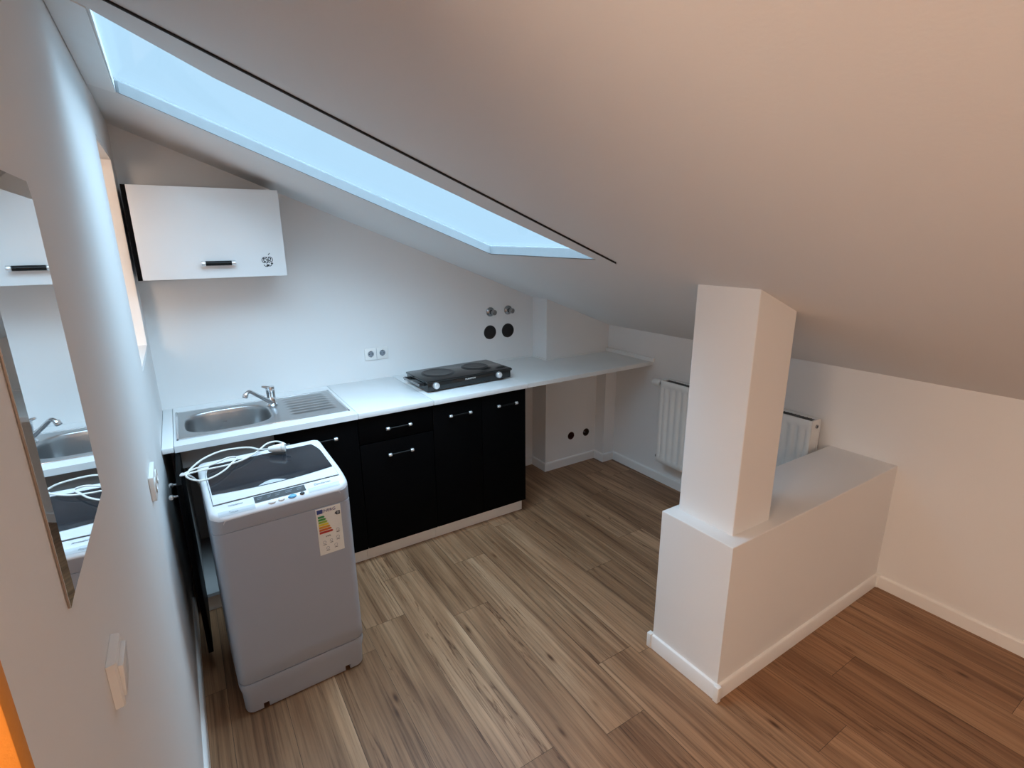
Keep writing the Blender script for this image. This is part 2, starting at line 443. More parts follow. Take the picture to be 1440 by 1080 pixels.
# cover strip along the near edge of the skylight
mb = MB()
strip = [(-0.148, 1.459), (1.372, 1.443), (1.40, 1.475), (1.345, 1.515), (1.15, 1.550), (0.9, 1.575), (0.5, 1.590), (0.156, 1.590), (-0.06, 1.560), (-0.148, 1.560)]
inner = [(1.345, 1.515), (1.15, 1.553), (0.9, 1.584), (0.5, 1.616), (0.156, 1.626), (-0.066, 1.575), (-0.066, 1.54), (0.156, 1.57), (0.9, 1.55)]
slope_prism(mb, strip, -0.004, -0.0005, 'ceil'); slope_prism(mb, inner, -0.0005, 0.010, 'ceil')
slope_prism(mb, [(-0.148, 1.452), (1.365, 1.437), (1.372, 1.444), (-0.148, 1.4595)], -0.005, -0.0003, 'dark')  # dark strip put in for the shadow gap beside the cover strip
# raised lining between the left wall and the pane
slope_prism(mb, [(-0.150, 1.56), (-0.074, 1.56), (-0.074, 2.318), (-0.150, 2.372)], -0.007, -0.0005, 'skirt')
struct(mb.build('trim_1'))

# walls
wl = struct(MB().box((XL-0.13, 0.477, -0.02), (XL, YB, zceil(XL)+0.02), 'wall').build('wall_left'))
NY0, NY1, NZ0, NZ1 = 2.358, 2.933, 1.216, 2.037
cut(wl, MB().box((XL-0.3, NY0, NZ0), (XL+0.1, NY1, NZ1), 'wall'))
struct(MB().box((XL-0.13, YREAR, -0.02), (XL, -0.45, zceil(XL)+0.02), 'wall').build('wall_left_rear'))
struct(MB().box((XL-0.13, -0.45, 2.06), (XL, 0.477, zceil(XL)+0.02), 'wall').build('wall_left_lintel'))
def gable(y0, y1):
    pts = [(-2.0, -0.02), (XR+0.2, -0.02), (XR+0.2, zceil(XR+0.2)+0.02), (XL, zceil(XL)+0.02), (-2.0, 2.40)]
    return MB().prism(pts, 0, y1-y0, 'wall', T=Matrix.Translation((0, y1, 0)) @ Matrix.Rotation(math.radians(90), 4, 'X'))
wb = struct(gable(YB, YB+0.18).build('wall_back'))
cut(wb, MB().cyl((1.7905, YB-0.1, 1.0705), (1.7905, YB+0.10, 1.0705), 0.049, 'wall', n=40).cyl((1.936, YB-0.1, 1.070), (1.936, YB+0.10, 1.070), 0.050, 'wall', n=40))
struct(MB().box((XR, YREAR, -0.02), (XR+0.18, YB+0.1, ZK+0.06), 'wall').build('wall_right'))
struct(gable(YREAR-0.15, YREAR).build('wall_rear'))
# chimney breast behind the counter and the boxed pipe in its corner
pil = struct(MB().box((2.1505, YPIL, 0), (XR, YB+0.01, zceil(2.1505)+0.05), 'wall').build('wall_chimney'))
cut(pil, MB().cyl((2.392, YPIL-0.1, 0.233), (2.392, YPIL+0.09, 0.233), 0.031, 'wall', n=32).cyl((2.541, YPIL-0.1, 0.231), (2.541, YPIL+0.09, 0.231), 0.031, 'wall', n=32))
struct(MB().box((2.632, 2.828, 0), (XR, YPIL, ZT-0.028), 'wall').build('wall_pipe_box'))
# half-height partition with the post on it
hw = MB(); hw.prism([(1.494, 0.934), (XR, 0.936), (XR, 1.243), (1.492, 1.250)], 0, 0.6438, 'wall', bev=0.003)
struct(hw.build('wall_partition'))
cm = MB(); bm = bmesh.new()
cp = [(1.560, 0.983), (1.780, 0.981), (1.780, 1.226), (1.558, 1.225)]
A = [bm.verts.new((x, y, 0.642)) for x, y in cp]; B = [bm.verts.new((x, y, zceil(x)+0.02)) for x, y in cp]
bm.faces.new(A[::-1]); bm.faces.new(B)
for i in range(4): bm.faces.new((A[i], A[(i+1) % 4], B[(i+1) % 4], B[i]))
bmesh.ops.recalc_face_normals(bm, faces=bm.faces)
bmesh.ops.bevel(bm, geom=[e for e in bm.edges if abs(e.verts[0].co.z-e.verts[1].co.z) > 0.3], offset=0.003, segments=2, affect='EDGES', profile=0.5)
cm.merge(bm, 'wall'); struct(cm.build('column'))

# next room behind the left wall (seen only through the wall opening and the doorway)
struct(MB().box((-2.0, YREAR, -0.02), (-1.9, YB, 2.40), 'wall').build('wall_hall'))
struct(MB().box((-2.0, YREAR, 2.34), (XL-0.01, YB, 2.40), 'ceil').build('ceiling_hall'))
# lining of the wall opening
w2 = MB(); x0, x1 = XL-0.128, XL-0.001
w2.box((x0, NY1-0.012, NZ0), (x1, NY1, NZ1), 'skirt'); w2.box((x0, NY0, NZ0), (x1, NY0+0.012, NZ1), 'skirt')
w2.box((x0, NY0, NZ1-0.012), (x1, NY1, NZ1), 'skirt'); w2.box((x0, NY0, NZ0), (x1, NY1, NZ0+0.012), 'skirt')
struct(w2.build('window_2'))
# orange door lining in the doorway beside the camera
d1 = MB(); d1.box((XL-0.136, 0.455, 0), (XL+0.0005, 0.477, 2.06), 'orange', 0.001); d1.box((XL-0.136, -0.45, 0), (XL+0.0005, -0.428, 2.06), 'orange', 0.001)
d1.box((XL-0.136, -0.45, 2.04), (XL+0.0005, 0.477, 2.06), 'orange', 0.001)
struct(d1.build('door_1'))

# skirting boards
def skirt_run(name, a, b, n):
    """a->b along the wall, n = outward normal"""
    a, b, n = Vector((*a, 0)), Vector((*b, 0)), Vector((*n, 0)); d = b-a
    prof = [(0, 0), (BT, 0), (BT, HB-0.008), (BT-0.003, HB-0.002), (BT-0.007, HB), (0, HB)]
    bm = bmesh.new()
    A = [bm.verts.new(a+n*u+Vector((0, 0, z))) for u, z in prof]; B = [bm.verts.new(b+n*u+Vector((0, 0, z))) for u, z in prof]
    k = len(prof); bm.faces.new(A[::-1]); bm.faces.new(B)
    for i in range(k): bm.faces.new((A[i], A[(i+1) % k], B[(i+1) % k], B[i]))
    return bm
def skirting(name, runs, caps=()):
    mb = MB()
    for a, b, n in runs: mb.merge(skirt_run(name, a, b, n), 'skirt')
    for x, y in caps: mb.box((x-0.011, y-0.011, 0), (x+0.011, y+0.011, HB+0.003), 'plastic', 0.003)
    return struct(mb.build(name))
skirting('baseboard_left', [((XL, 0.477), (XL, 2.60), (1, 0))])
skirting('baseboard_right', [((XR, YREAR), (XR, 0.92), (-1, 0)), ((XR, 1.262), (XR, 2.828), (-1, 0))])
skirting('baseboard_back', [((1.70, YB), (2.1505, YB), (0, -1)), ((2.1505, YPIL-BT), (2.1505, YB), (-1, 0)), ((2.1505, YPIL), (2.632, YPIL), (0, -1)),
                            ((2.632, 2.828-BT), (2.632, YPIL), (-1, 0)), ((2.632, 2.828), (XR, 2.828), (0, -1))])
skirting('baseboard_partition', [((1.494, 0.934), (XR, 0.936), (0, -1)), ((1.494, 0.934-BT), (1.492, 1.250+BT), (-1, 0)), ((1.492, 1.250), (XR, 1.243), (0, 1))],
         [(1.485, 0.925), (1.485, 1.257), (2.728, 0.925)])

# ------------------------------------------------------------------ handles (bar with metal ends)
def handle(parent, x, y, z, length=0.121, r=0.0042, capr=0.0085, axis='x', out=(0, -1, 0)):
    """bar handle standing off a front; centre (x,y,z) in the parent's space"""
    ax = Vector((1, 0, 0)) if axis == 'x' else Vector((0, 1, 0)); o = Vector(out); c = Vector((x, y, z))
    bar = MB(); e = c+o*0.026
    bar.cyl(e-ax*(length/2-0.008), e+ax*(length/2-0.008), r, 'handleblack', n=16)
    b = bar.build('handle', parent)
    for sgn in (-1, 1):
        k = MB(); q = e+ax*sgn*(length/2)
        k.cyl(q-ax*0.009, q+ax*0.009, capr, 'capmetal', n=16, bev=0.003)
        k.cyl(q, c+ax*sgn*(length/2), capr*0.55, 'chrome_d', n=12)
        kk = k.build('handle_end', parent); kk['label'] = 'bright metal end of the bar handle'
    return b

# ------------------------------------------------------------------ base cabinets
YD = 2.500          # front face of the doors
ZB = 0.088          # lower edge of the doors
ZC = ZT-0.028       # underside of the worktops
YC = 3.085          # back of the carcasses
def carcass(root, w, open_front=True, shelf=True):
    """local space: x 0..w, y 0 = door front plane, z from the floor"""
    t = 0.016; y0 = 0.019; y1 = YC-YD
    mb = MB()
    mb.box((0.001, y0, ZB), (t, y1, ZC-0.001), 'carcass'); mb.box((w-t, y0, ZB), (w-0.001, y1, ZC-0.001), 'carcass')
    mb.box((t, y0, ZB), (w-t, y1, ZB+t), 'carcass'); mb.box((t, y1-0.008, ZB+t), (w-t, y1, ZC-0.001), 'carcass')
    mb.box((t, y0, ZC-0.09), (w-t, y0+t, ZC-0.001), 'carcass')
    return mb.build('carcass', root)
def plinth(root, w):
    mb = MB(); mb.box((0.0006, 0.046, 0), (w-0.0006, 0.062, ZB-0.002), 'plinthwhite', 0.0008); return mb.build('plinth', root)
def front(root, name, x0, x1, z0, z1, m='black'):
    g = 0.0015
    return MB().box((x0+g, 0, z0+g), (x1-g, 0.018, z1-g), m, 0.0012).build(name, root)

# sink cabinet: left door swung open against the wall, right door shut
sc_ = tag(empty('sink_cabinet', (S0, YD, 0)), 'black fronted base cabinet under the steel sink, left door standing open', 'cabinet', 'black kitchen base cabinets')
w = S1-S0
carcass(sc_, w); plinth(sc_, w)
dr = front(sc_, 'door', w/2, w, ZB, ZC-0.004); handle(dr, 0.526-S0+0.010-0.06+0.012, 0, 0.753)
ld = MB().box((0.0005, -0.375, ZB+0.0015), (0.0185, 0.012, ZC-0.0055), 'black', 0.0012).build('door', sc_)
handle(ld, 0.0005, -0.235, 0.752, axis='y', out=(-1, 0, 0))
ld['label'] = 'black door standing open along the wall'
# drawer cabinet
dc = tag(empty('drawer_cabinet', (S1, YD, 0)), 'narrow black base cabinet with one drawer over a door, right of the sink', 'cabinet', 'black kitchen base cabinets')
w = S2-S1
carcass(dc, w); plinth(dc, w)
d_ = front(dc, 'drawer', 0, w, 0.684, ZC-0.004); handle(d_, 0.8725-S1, 0, 0.753)
d_ = front(dc, 'door', 0, w, ZB, 0.682); handle(d_, 0.8745-S1, 0, 0.608)
# two door cabinet
bc = tag(empty('base_cabinet', (S2, YD, 0)), 'black base cabinet with two doors under the two-plate hob', 'cabinet', 'black kitchen base cabinets')
w = SE-S2
carcass(bc, w); plinth(bc, w)
d_ = front(bc, 'door', 0, w/2, ZB, ZC-0.004); handle(d_, 1.2305-S2, 0, 0.752)
d_ = front(bc, 'door', w/2, w, ZB, ZC-0.004); handle(d_, 1.5385-S2, 0, 0.754)

# worktops
SX0, SX1, SY0, SY1 = -0.096, 0.648, 2.548, 2.992     # steel sink outline
def worktop(name, x0, x1, label, hole=None, m='laminate'):
    mb = MB(); z0 = ZC; y1 = YB-0.0015
    g = 0.0015
    if hole:
        hx0, hx1, hy0, hy1 = hole
        bm = bmesh.new(); O = [(x0+g, YF), (x1-g, YF), (x1-g, y1), (x0+g, y1)]; H = [(hx0, hy0), (hx1, hy0), (hx1, hy1), (hx0, hy1)]
        lo = [bm.verts.new((*p, z0)) for p in O]; hi = [bm.verts.new((*p, ZT)) for p in O]
        li = [bm.verts.new((*p, z0)) for p in H]; ui = [bm.verts.new((*p, ZT)) for p in H]
        for i in range(4):
            j = (i+1) % 4
            bm.faces.new((lo[i], li[i], li[j], lo[j])); bm.faces.new((hi[i], hi[j], ui[j], ui[i]))
            bm.faces.new((li[i], ui[i], ui[j], li[j])); bm.faces.new((lo[i], lo[j], hi[j], hi[i]))
        mb.merge(bm, m)
    else:
        mb.box((x0+g, YF, z0), (x1-g, y1, ZT), m, 0.0015)
    return tag(mb.build(name), label, 'worktop', 'white worktops')
worktop('worktop', S0, S1, 'white worktop slab holding the steel sink, nearest the left wall', (-0.075, 0.345, 2.572, 2.952))
worktop('worktop', S1, S2, 'narrow white worktop slab between the sink and the black hob')
worktop('worktop', S2, SE, 'white worktop slab with the black two-plate hob on it')
# long board to the knee wall, notched round the chimney breast
mb = MB()
mb.prism([(SE+0.0006, YF), (XR-0.0015, YF), (XR-0.0015, YPIL-0.0015), (2.1490, YPIL-0.0015), (2.1490, YB-0.0015), (SE+0.0006, YB-0.0015)], ZC, ZT-0.001, 'board', bev=0.0015)
root = empty('counter_board', (0, 0, 0)); mb.build('board', root)
mb = MB(); mb.box((XR-0.024, 2.452, ZT-0.001), (XR-0.0015, YPIL-0.0015, ZT+0.027), 'laminate', 0.004); o = mb.build('upstand', root)
mb = MB(); mb.prism([(SE, YB-0.013), (2.139, YB-0.013), (2.139, YPIL-0.012), (2.66, YPIL-0.012), (2.66, YPIL-0.003), (2.148, YPIL-0.003), (2.148, YB-0.003), (SE, YB-0.003)], ZT-0.001, ZT+0.006, 'plastic'); mb.build('sealing_bead', root)
tag(root, 'long off-white board running from the black cabinets to the radiator wall', 'worktop')
mb = MB(); mb.box((XL+0.002, YF-0.004, ZC+0.004), (S0-0.001, YB-0.002, ZT-0.002), 'laminate', 0.0015)
tag(mb.build('filler_strip'), 'narrow white filler strip between the sink worktop and left wall', 'filler strip')

# ------------------------------------------------------------------ sink
def build_sink():
    root = tag(empty('kitchen_sink', (SX0, SY0, ZT)), 'stainless steel sink with one bowl and ribbed drainer', 'sink')
    ox, oy = SX0, SY0
    N = 64
    cx, cy, hx, hy = 0.122-ox, 2.762-oy, 0.185, 0.170
    def sup(s, i, z, e=3.4):
        a = 2*math.pi*(i+0.5)/N; c, sn = math.cos(a), math.sin(a)
        r = (abs(c)**e+abs(sn)**e)**(-1/e)
        return (cx+hx*s*c*r, cy+hy*s*sn*r, z)
    def ray_rect(i, x0, y0, x1, y1):
        a = 2*math.pi*(i+0.5)/N; c, sn = math.cos(a), math.sin(a)
        t = min(((x1-cx)/c if c > 0 else (x0-cx)/c) if abs(c) > 1e-9 else 1e9, ((y1-cy)/sn if sn > 0 else (y0-cy)/sn) if abs(sn) > 1e-9 else 1e9)
        return (cx+t*c, cy+t*sn)
    W, D = SX1-SX0, SY1-SY0; BX = 0.447
    bm = bmesh.new()
    outer = [bm.verts.new((*ray_rect(i, 0.008, 0.008, BX, D-0.008), 0.004)) for i in range(N)]
    rings = [outer]
    for s, z in ((1.03, 0.0045), (1.0, 0.003), (0.985, -0.002), (0.965, -0.02), (0.94, -0.09), (0.90, -0.125), (0.80, -0.142), (0.5, -0.146), (0.12, -0.150)):
        rings.append([bm.verts.new(sup(s, i, z)) for i in range(N)])
    for A, B in zip(rings, rings[1:]):
        for i in range(N): bm.faces.new((A[i], A[(i+1) % N], B[(i+1) % N], B[i]))
    bm.faces.new(rings[-1])
    mb = MB(); mb.merge(bm, 'steel', None, True)
    # exact corners of the bowl field
    mb.build('bowl', root, sharp=60)
    # rim
    mb = MB()
    for a, b in (((0, 0), (W, 0.010)), ((0, D-0.010), (W, D)), ((0, 0), (0.010, D)), ((W-0.010, 0), (W, D))):
        mb.box((a[0], a[1], 0.0002), (b[0], b[1], 0.0052), 'chrome', 0.0015)
    mb.box((0.002, 0.002, 0.0002), (0.06, 0.06, 0.0036), 'steel'); mb.box((0.002, D-0.06, 0.0002), (0.06, D-0.002, 0.0036), 'steel')
    mb.build('rim', root)
    # drainer with ribs
    bm = bmesh.new(); nx, ny = 40, 90; x0, x1, y0, y1 = BX-0.002, W-0.008, 0.008, D-0.008
    V = []
    for i in range(nx+1):
        row = []
        x = x0+(x1-x0)*i/nx
        for j in range(ny+1):
            y = y0+(y1-y0)*j/ny
            ex = min(max((x-(x0+0.035))/0.02, 0), 1)*min(max((x1-0.028-(y-y0)*0.0-x)/0.02, 0), 1)
            u = (y-(y0+0.065))/(y1-y0-0.10)
            h = 0.0
            if 0 < u < 1: h = (0.5-0.5*math.cos(u*7*2*math.pi))**2*0.0060*ex
            row.append(bm.verts.new((x, y, 0.0035+h)))
        V.append(row)
    for i in range(nx):
        for j in range(ny): bm.faces.new((V[i][j], V[i+1][j], V[i+1][j+1], V[i][j+1]))
    mb = MB(); mb.merge(bm, 'steel', None, True); mb.build('drainer', root, sharp=80)
    mb = MB(); mb.lathe([(0.0, 0), (0.036, 0), (0.038, 0.003), (0.03, 0.004), (0.022, 0.001), (0.0, 0.001)], 'chrome', (cx, cy, -0.150)); mb.build('strainer', root)
    return root
build_sink()
# trap under the bowl, inside the open cabinet
mb = MB(); mb.lathe([(0.0, 0), (0.034, 0), (0.036, 0.01), (0.036, 0.10), (0.03, 0.11), (0.018, 0.115), (0.018, 0.22), (0.0, 0.22)], 'plastic', (0.122, 2.762, 0.485), n=24)
mb.tube([(0.15, 2.762, 0.56), (0.20, 2.80, 0.555), (0.24, 2.90, 0.53), (0.25, 3.05, 0.50)], 0.017, 'plastic')
tag(mb.build('drain_trap'), 'white plastic drain trap below the sink inside the open cabinet', 'drain trap')

# ------------------------------------------------------------------ mixer tap
tap = tag(empty('mixer_tap', (0.332, 2.862, ZT+0.0045)), 'chrome single lever mixer tap with a long slanted spout', 'tap')
MB().lathe([(0.0, 0), (0.027, 0), (0.028, 0.004), (0.024, 0.009), (0.022, 0.012), (0.0215, 0.06), (0.022, 0.068), (0.0, 0.068)], 'chrome').build('body', tap)
lv = MB(); lv.lathe([(0.0, 0.069), (0.0215, 0.069), (0.0225, 0.075), (0.023, 0.094), (0.021, 0.100), (0.0, 0.101)], 'chrome')
lv.tube([(-0.006, -0.006, 0.094), (-0.022, -0.012, 0.103), (-0.040, -0.018, 0.109)], 0.006, 'chrome', rads=[0.010, 0.0075, 0.005]); lv.build('lever', tap)
sp = MB(); sp.tube([(-0.004, -0.016, 0.018), (-0.020, -0.034, 0.036), (-0.068, -0.078, 0.082), (-0.098, -0.108, 0.112), (-0.113, -0.122, 0.117), (-0.126, -0.134, 0.108)], 0.010, 'chrome', n=14, rads=[0.012, 0.011, 0.0095, 0.009, 0.009, 0.009])
so = sp.build('spout', tap)
MB().cyl((-0.123, -0.131, 0.112), (-0.131, -0.139, 0.096), 0.0125, 'chrome', n=18, bev=0.002).build('aerator', so)

# ------------------------------------------------------------------ two-plate hob
hob = tag(empty('double_hotplate', (1.100, 2.610, ZT), math.radians(2.2)), 'black two-plate electric hob with silver knobs on the worktop', 'hob')
HW_, HD = 0.560, 0.285
b = MB(); b.box((0, 0, 0.010), (HW_, HD, 0.058), 'hob', 0.004)
for x in (0.04, HW_-0.04):
    for y in (0.04, HD-0.04): b.cyl((x, y, 0.0003), (x, y, 0.012), 0.014, 'blackplastic', n=16)
b.build('body', hob)
MB().box((-0.004, -0.004, 0.0585), (HW_+0.004, HD+0.004, 0.0695), 'hob', 0.003).build('top_plate', hob)
for nm, x, y, r in (('big', 0.140, 0.150, 0.092), ('small', 0.398, 0.160, 0.078)):
    k = MB(); k.lathe([(0.0, 0.0), (r, 0.0), (r, 0.002), (r-0.006, 0.0055), (r-0.012, 0.004), (r*0.55, 0.0052), (r*0.5, 0.0045), (0.03, 0.005), (0.0, 0.0045)], 'burner', (x, y, 0.0696), n=56)
    kb = k.build('hot_plate', hob)
    MB().lathe([(r+0.0005, 0.0), (r+0.005, 0.0), (r+0.005, 0.002), (r+0.0005, 0.002)], 'darkgrey', (x, y, 0.0696), n=56).build('plate_ring', kb)
for x in (0.048, 0.468):
    k = MB(); k.lathe([(0.0, 0), (0.0235, 0), (0.0235, 0.003), (0.019, 0.004), (0.019, 0.0)], 'darkgrey', (x, -0.0002, 0.040), (0, -1, 0), 28)
    ks = k.build('knob_dial', hob)
    k = MB(); k.lathe([(0.0, 0.003), (0.0185, 0.003), (0.0175, 0.018), (0.015, 0.021), (0.0, 0.0215)], 'capmetal', (x, 0, 0.040), (0, -1, 0), 28); k.box((x-0.0025, -0.0255, 0.026), (x+0.0025, -0.019, 0.054), 'capmetal', 0.001)
    kn = k.build('knob', ks); kn['label'] = 'silver knob on the black hob'
for s in (-1, 1):
    x = -0.005 if s < 0 else HW_+0.005; k = MB()
    for y in (0.055, 0.235): k.tube([(x-s*0.02, y, 0.042), (x+s*0.012, y, 0.042), (x+s*0.030, y, 0.046)], 0.010, 'blackplastic')
    k.tube([(x+s*0.030, 0.045, 0.046), (x+s*0.032, 0.145, 0.046), (x+s*0.030, 0.245, 0.046)], 0.006, 'chrome_d' if s < 0 else 'blackplastic')
    k.build('side_handle', hob)
text_mesh('brand_print', 'PLANETON', 0.0135, 'printwhite', Matrix.Translation((0.275, -0.0005, 0.046)) @ FRONT, hob)

# ------------------------------------------------------------------ wall cabinet
UX0, UX1, UZ0, UZ1, UY = -0.117, 0.473, 1.524, 1.920, 2.800
uc = tag(empty('wall_cabinet', (UX0, UY, UZ0)), 'white wall cabinet with a lift-up door hanging under the slope', 'cabinet')
uw, uh = UX1-UX0, UZ1-UZ0
k = MB(); t = 0.016; dpt = YB-UY-0.001
k.box((-0.017, 0.012, 0.0), (-0.0005, dpt, uh), 'black'); k.box((0, 0.020, 0), (t, dpt, uh), 'carcass'); k.box((uw-t, 0.020, 0), (uw, dpt, uh), 'carcass'); k.box((t, 0.020, 0), (uw-t, dpt, t), 'carcass')
k.box((t, 0.020, uh-t), (uw-t, dpt, uh), 'carcass'); k.box((t, dpt-0.006, t), (uw-t, dpt, uh-t), 'carcass'); k.build('carcass', uc)
ud = MB().box((0.001, 0, 0.001), (uw-0.001, 0.018, uh-0.001), 'laminate', 0.0015).build('door', uc)
handle(ud, 0.178-UX0+0.0035, 0, 1.592-UZ0, 0.122, 0.0105, 0.0125)
# floral apple-shaped sticker
st = MB(); scx, scz = 0.3905-UX0, 1.594-UZ0
def blob(x, z, rx, rz, rot=0.0, n=14):
    pts = []
    for i in range(n):
        a = 2*math.pi*i/n; px, pz = rx*math.cos(a), rz*math.sin(a)
        pts.append((scx+x+px*math.cos(rot)-pz*math.sin(rot), scz+z+px*math.sin(rot)+pz*math.cos(rot)))
    st.prism(pts, 0.0002, 0.0006, 'sticker', FRONT)
def arc(x, z, r, a0, a1, w_=0.0016, n=14):
    o_ = []; i_ = []
    for k in range(n+1):
        a = math.radians(a0+(a1-a0)*k/n); o_.append((scx+x+(r+w_)*math.cos(a), scz+z+(r+w_)*math.sin(a))); i_.append((scx+x+(r-w_)*math.cos(a), scz+z+(r-w_)*math.sin(a)))
    st.prism(o_+i_[::-1], 0.0002, 0.0006, 'sticker', FRONT)
blob(0.009, 0.034, 0.0065, 0.0018, math.radians(50))
arc(-0.011, 0.006, 0.0135, 60, 250); arc(0.010, 0.008, 0.0125, -60, 125); arc(-0.006, -0.012, 0.012, 190, 330); arc(0.007, -0.012, 0.010, 180, 350)
arc(-0.010, 0.006, 0.007, -30, 230); arc(0.008, 0.010, 0.006, 60, 330); arc(0.002, -0.008, 0.007, 0, 200); arc(0.004, -0.008, 0.0125, 20, 110)
for q in ((-0.004, 0.018, 0.0036, 0.0034), (-0.012, -0.002, 0.0042, 0.0048), (0.003, 0.006, 0.0045, 0.0036), (-0.016, 0.013, 0.003, 0.0035), (0.018, -0.010, 0.0052, 0.0044),
          (0.000, -0.004, 0.0034, 0.0026), (-0.004, -0.019, 0.0042, 0.0028), (0.003, -0.016, 0.003, 0.0022), (0.014, 0.012, 0.0026, 0.0048)): blob(*q)
so = st.build('sticker', ud); so['label'] = 'small black floral apple sticker'

# ------------------------------------------------------------------ washing machine
wm = tag(empty('washing_machine', (-0.020, 1.806, 0), math.radians(2.2)), 'grey top-loading washing machine with a smoked lid in front of the sink', 'washing machine')
WW, WD = 0.457, 0.410
def ztop(v):       # height of the top along the depth
    pts = [(0, 0.803), (0.018, 0.818), (0.07, 0.836), (0.13, 0.846), (0.30, 0.858), (0.38, 0.866), (WD, 0.862)]
    for (a, za), (b_, zb) in zip(pts, pts[1:]):
        if v <= b_: return za+(zb-za)*(v-a)/(b_-a)
    return pts[-1][1]
def loft(rings, m, cap0=True, cap1=True):
    bm = bmesh.new(); R = [[bm.verts.new(p) for p in r] for r in rings]; n = len(R[0])
    for A, B in zip(R, R[1:]):
        for i in range(n): bm.faces.new((A[i], A[(i+1) % n], B[(i+1) % n], B[i]))
    if cap0: bm.faces.new(R[0][::-1])
    if cap1: bm.faces.new(R[-1])
    mb = MB(); mb.merge(bm, m, None, True); return mb
def rr(i, r, z): return [(x, y, z) for x, y in rrect(i, i, WW-i, WD-i, r)]
body = loft([rr(0.006, 0.025, 0.134), rr(-0.001, 0.028, 0.147), rr(0.0, 0.03, 0.20), rr(0.0, 0.03, 0.748), rr(0.002, 0.03, 0.7485)], 'wmgrey').build('body', wm, sharp=50)
# base skirt with cut-outs over the feet
base = MB(); bm = bmesh.new()
base = loft([rr(0.010, 0.03, 0.004), rr(0.008, 0.03, 0.014), rr(0.006, 0.03, 0.08), rr(-0.001, 0.032, 0.122), rr(0.001, 0.03, 0.134)], 'wmgrey').build('base_skirt', wm, sharp=50)
cut(base, MB().box((0.066, -0.02, 0.0), (0.086, 0.05, 0.026), 'dark').box((WW-0.086, -0.02, 0.0), (WW-0.066, 0.05, 0.026), 'dark'))
for x in (0.052, WW-0.052):
    for y in (0.052, WD-0.052): MB().cyl((x, y, 0), (x, y, 0.007), 0.018, 'blackplastic', n=20, bev=0.001).build('foot', wm)
# grey upper collar
rings = [rr(0.001, 0.03, 0.7495), rr(0.0, 0.032, 0.753)]
def top_ring(i, r, dz): return [(x, y, ztop(y)+dz) for x, y in rrect(i, i, WW-i, WD-i, r)]
collar = loft(rings+[[(x, y, min(ztop(y)-0.008, 0.80)) for x, y in rrect(0, 0, WW, WD, 0.034)]], 'wmgrey').build('collar', wm, sharp=50)
# white top deck (a sheet that follows the slope)
bm = bmesh.new(); nu, nv = 30, 26; G = []
def inround(u, v, r=0.036):
    # squeeze a unit grid into the rounded outline
    x = u*WW; y = v*WD
    if y < r: d = r-math.sqrt(max(r*r-(r-y)**2, 0))
    elif y > WD-r: d = r-math.sqrt(max(r*r-(y-(WD-r))**2, 0))
    else: d = 0
    return d+u*(WW-2*d), y
vs_ = [0, 0.004, 0.012, 0.024, 0.04, 0.06, 0.09]+[0.12+0.76*i/16 for i in range(17)]+[0.91, 0.94, 0.96, 0.976, 0.988, 0.996, 1.0]
us_ = [0, 0.006, 0.016, 0.03]+[0.05+0.9*i/20 for i in range(21)]+[0.97, 0.984, 0.994, 1.0]
for v in vs_:
    row = []
    for u in us_:
        x, y = inround(u, v); e = min(u, 1-u)*WW
        dz = -0.012*max(0, 1-e/0.012)**2-0.010*max(0, 1-(WD-y)/0.012)**2-0.004*max(0, 1-y/0.006)**2
        row.append(bm.verts.new((x, y, ztop(y)+dz)))
    G.append(row)
for i in range(len(vs_)-1):
    for j in range(len(us_)-1): bm.faces.new((G[i][j], G[i][j+1], G[i+1][j+1], G[i+1][j]))
# skirt of the deck
loop = G[0]+[r[-1] for r in G[1:]]+G[-1][-2::-1]+[r[0] for r in G[-2:0:-1]]
low = [bm.verts.new((v.co.x, v.co.y, min(v.co.z-0.006, 0.80))) for v in loop]
for i in range(len(loop)): bm.faces.new((loop[i], low[i], low[(i+1) % len(low)], loop[(i+1) % len(loop)]))
bmesh.ops.remove_doubles(bm, verts=bm.verts, dist=1e-5)
deck = MB(); deck.merge(bm, 'wmtop', None, True); deck.build('top_deck', wm, sharp=50)
def sheet(mb, fx, y0, y1, lift, m, nx=16, ny=16, thick=0.0):
    """patch on the deck; fx(t)->(xa,xb), y0/y1 may be functions of u"""
    bm = bmesh.new(); V = []
    for j in range(ny+1):
        row = []
        for i in range(nx+1):
            u = i/nx; a = y0(u) if callable(y0) else y0; b_ = y1(u) if callable(y1) else y1
            t_ = j/ny; y = a+(b_-a)*t_; xa, xb = fx(y); x = xa+(xb-xa)*u
            row.append(bm.verts.new((x, y, ztop(y)+lift)))
        V.append(row)
    for j in range(ny):
        for i in range(nx): bm.faces.new((V[j][i], V[j][i+1], V[j+1][i+1], V[j+1][i]))
    mb.merge(bm, m, None, True)
LX0, LX1, LY0, LY1 = 0.019, WW-0.023, -0.006+0.0, 0.335
LYF = 0.057; LYB = 0.350
def lidx(y):
    k = max(0, (y-0.26)/0.09)**2*0.020
    return LX0+k, LX1-k
lid = MB(); sheet(lid, lidx, LYF, LYB, 0.0035, 'wmtop')
sheet(lid, lambda y: (lidx(y)[0]-0.0018, lidx(y)[1]+0.0018), LYF-0.0022, LYF, 0.0008, 'print', ny=2)
sheet(lid, lambda y: (lidx(y)[0]-0.0016, lidx(y)[0]), LYF, LYB, 0.0010, 'print', nx=1); sheet(lid, lambda y: (lidx(y)[1], lidx(y)[1]+0.0016), LYF, LYB, 0.0010, 'print', nx=1)
lido = lid.build('lid', wm, sharp=80)
def arcf(u): return 0.113-0.016*math.sin(math.pi*u)
pane = MB(); sheet(pane, lambda y: (lidx(y)[0]+0.004, lidx(y)[1]-0.004), arcf, LYB-0.003, 0.0048, 'smoke', nx=24)
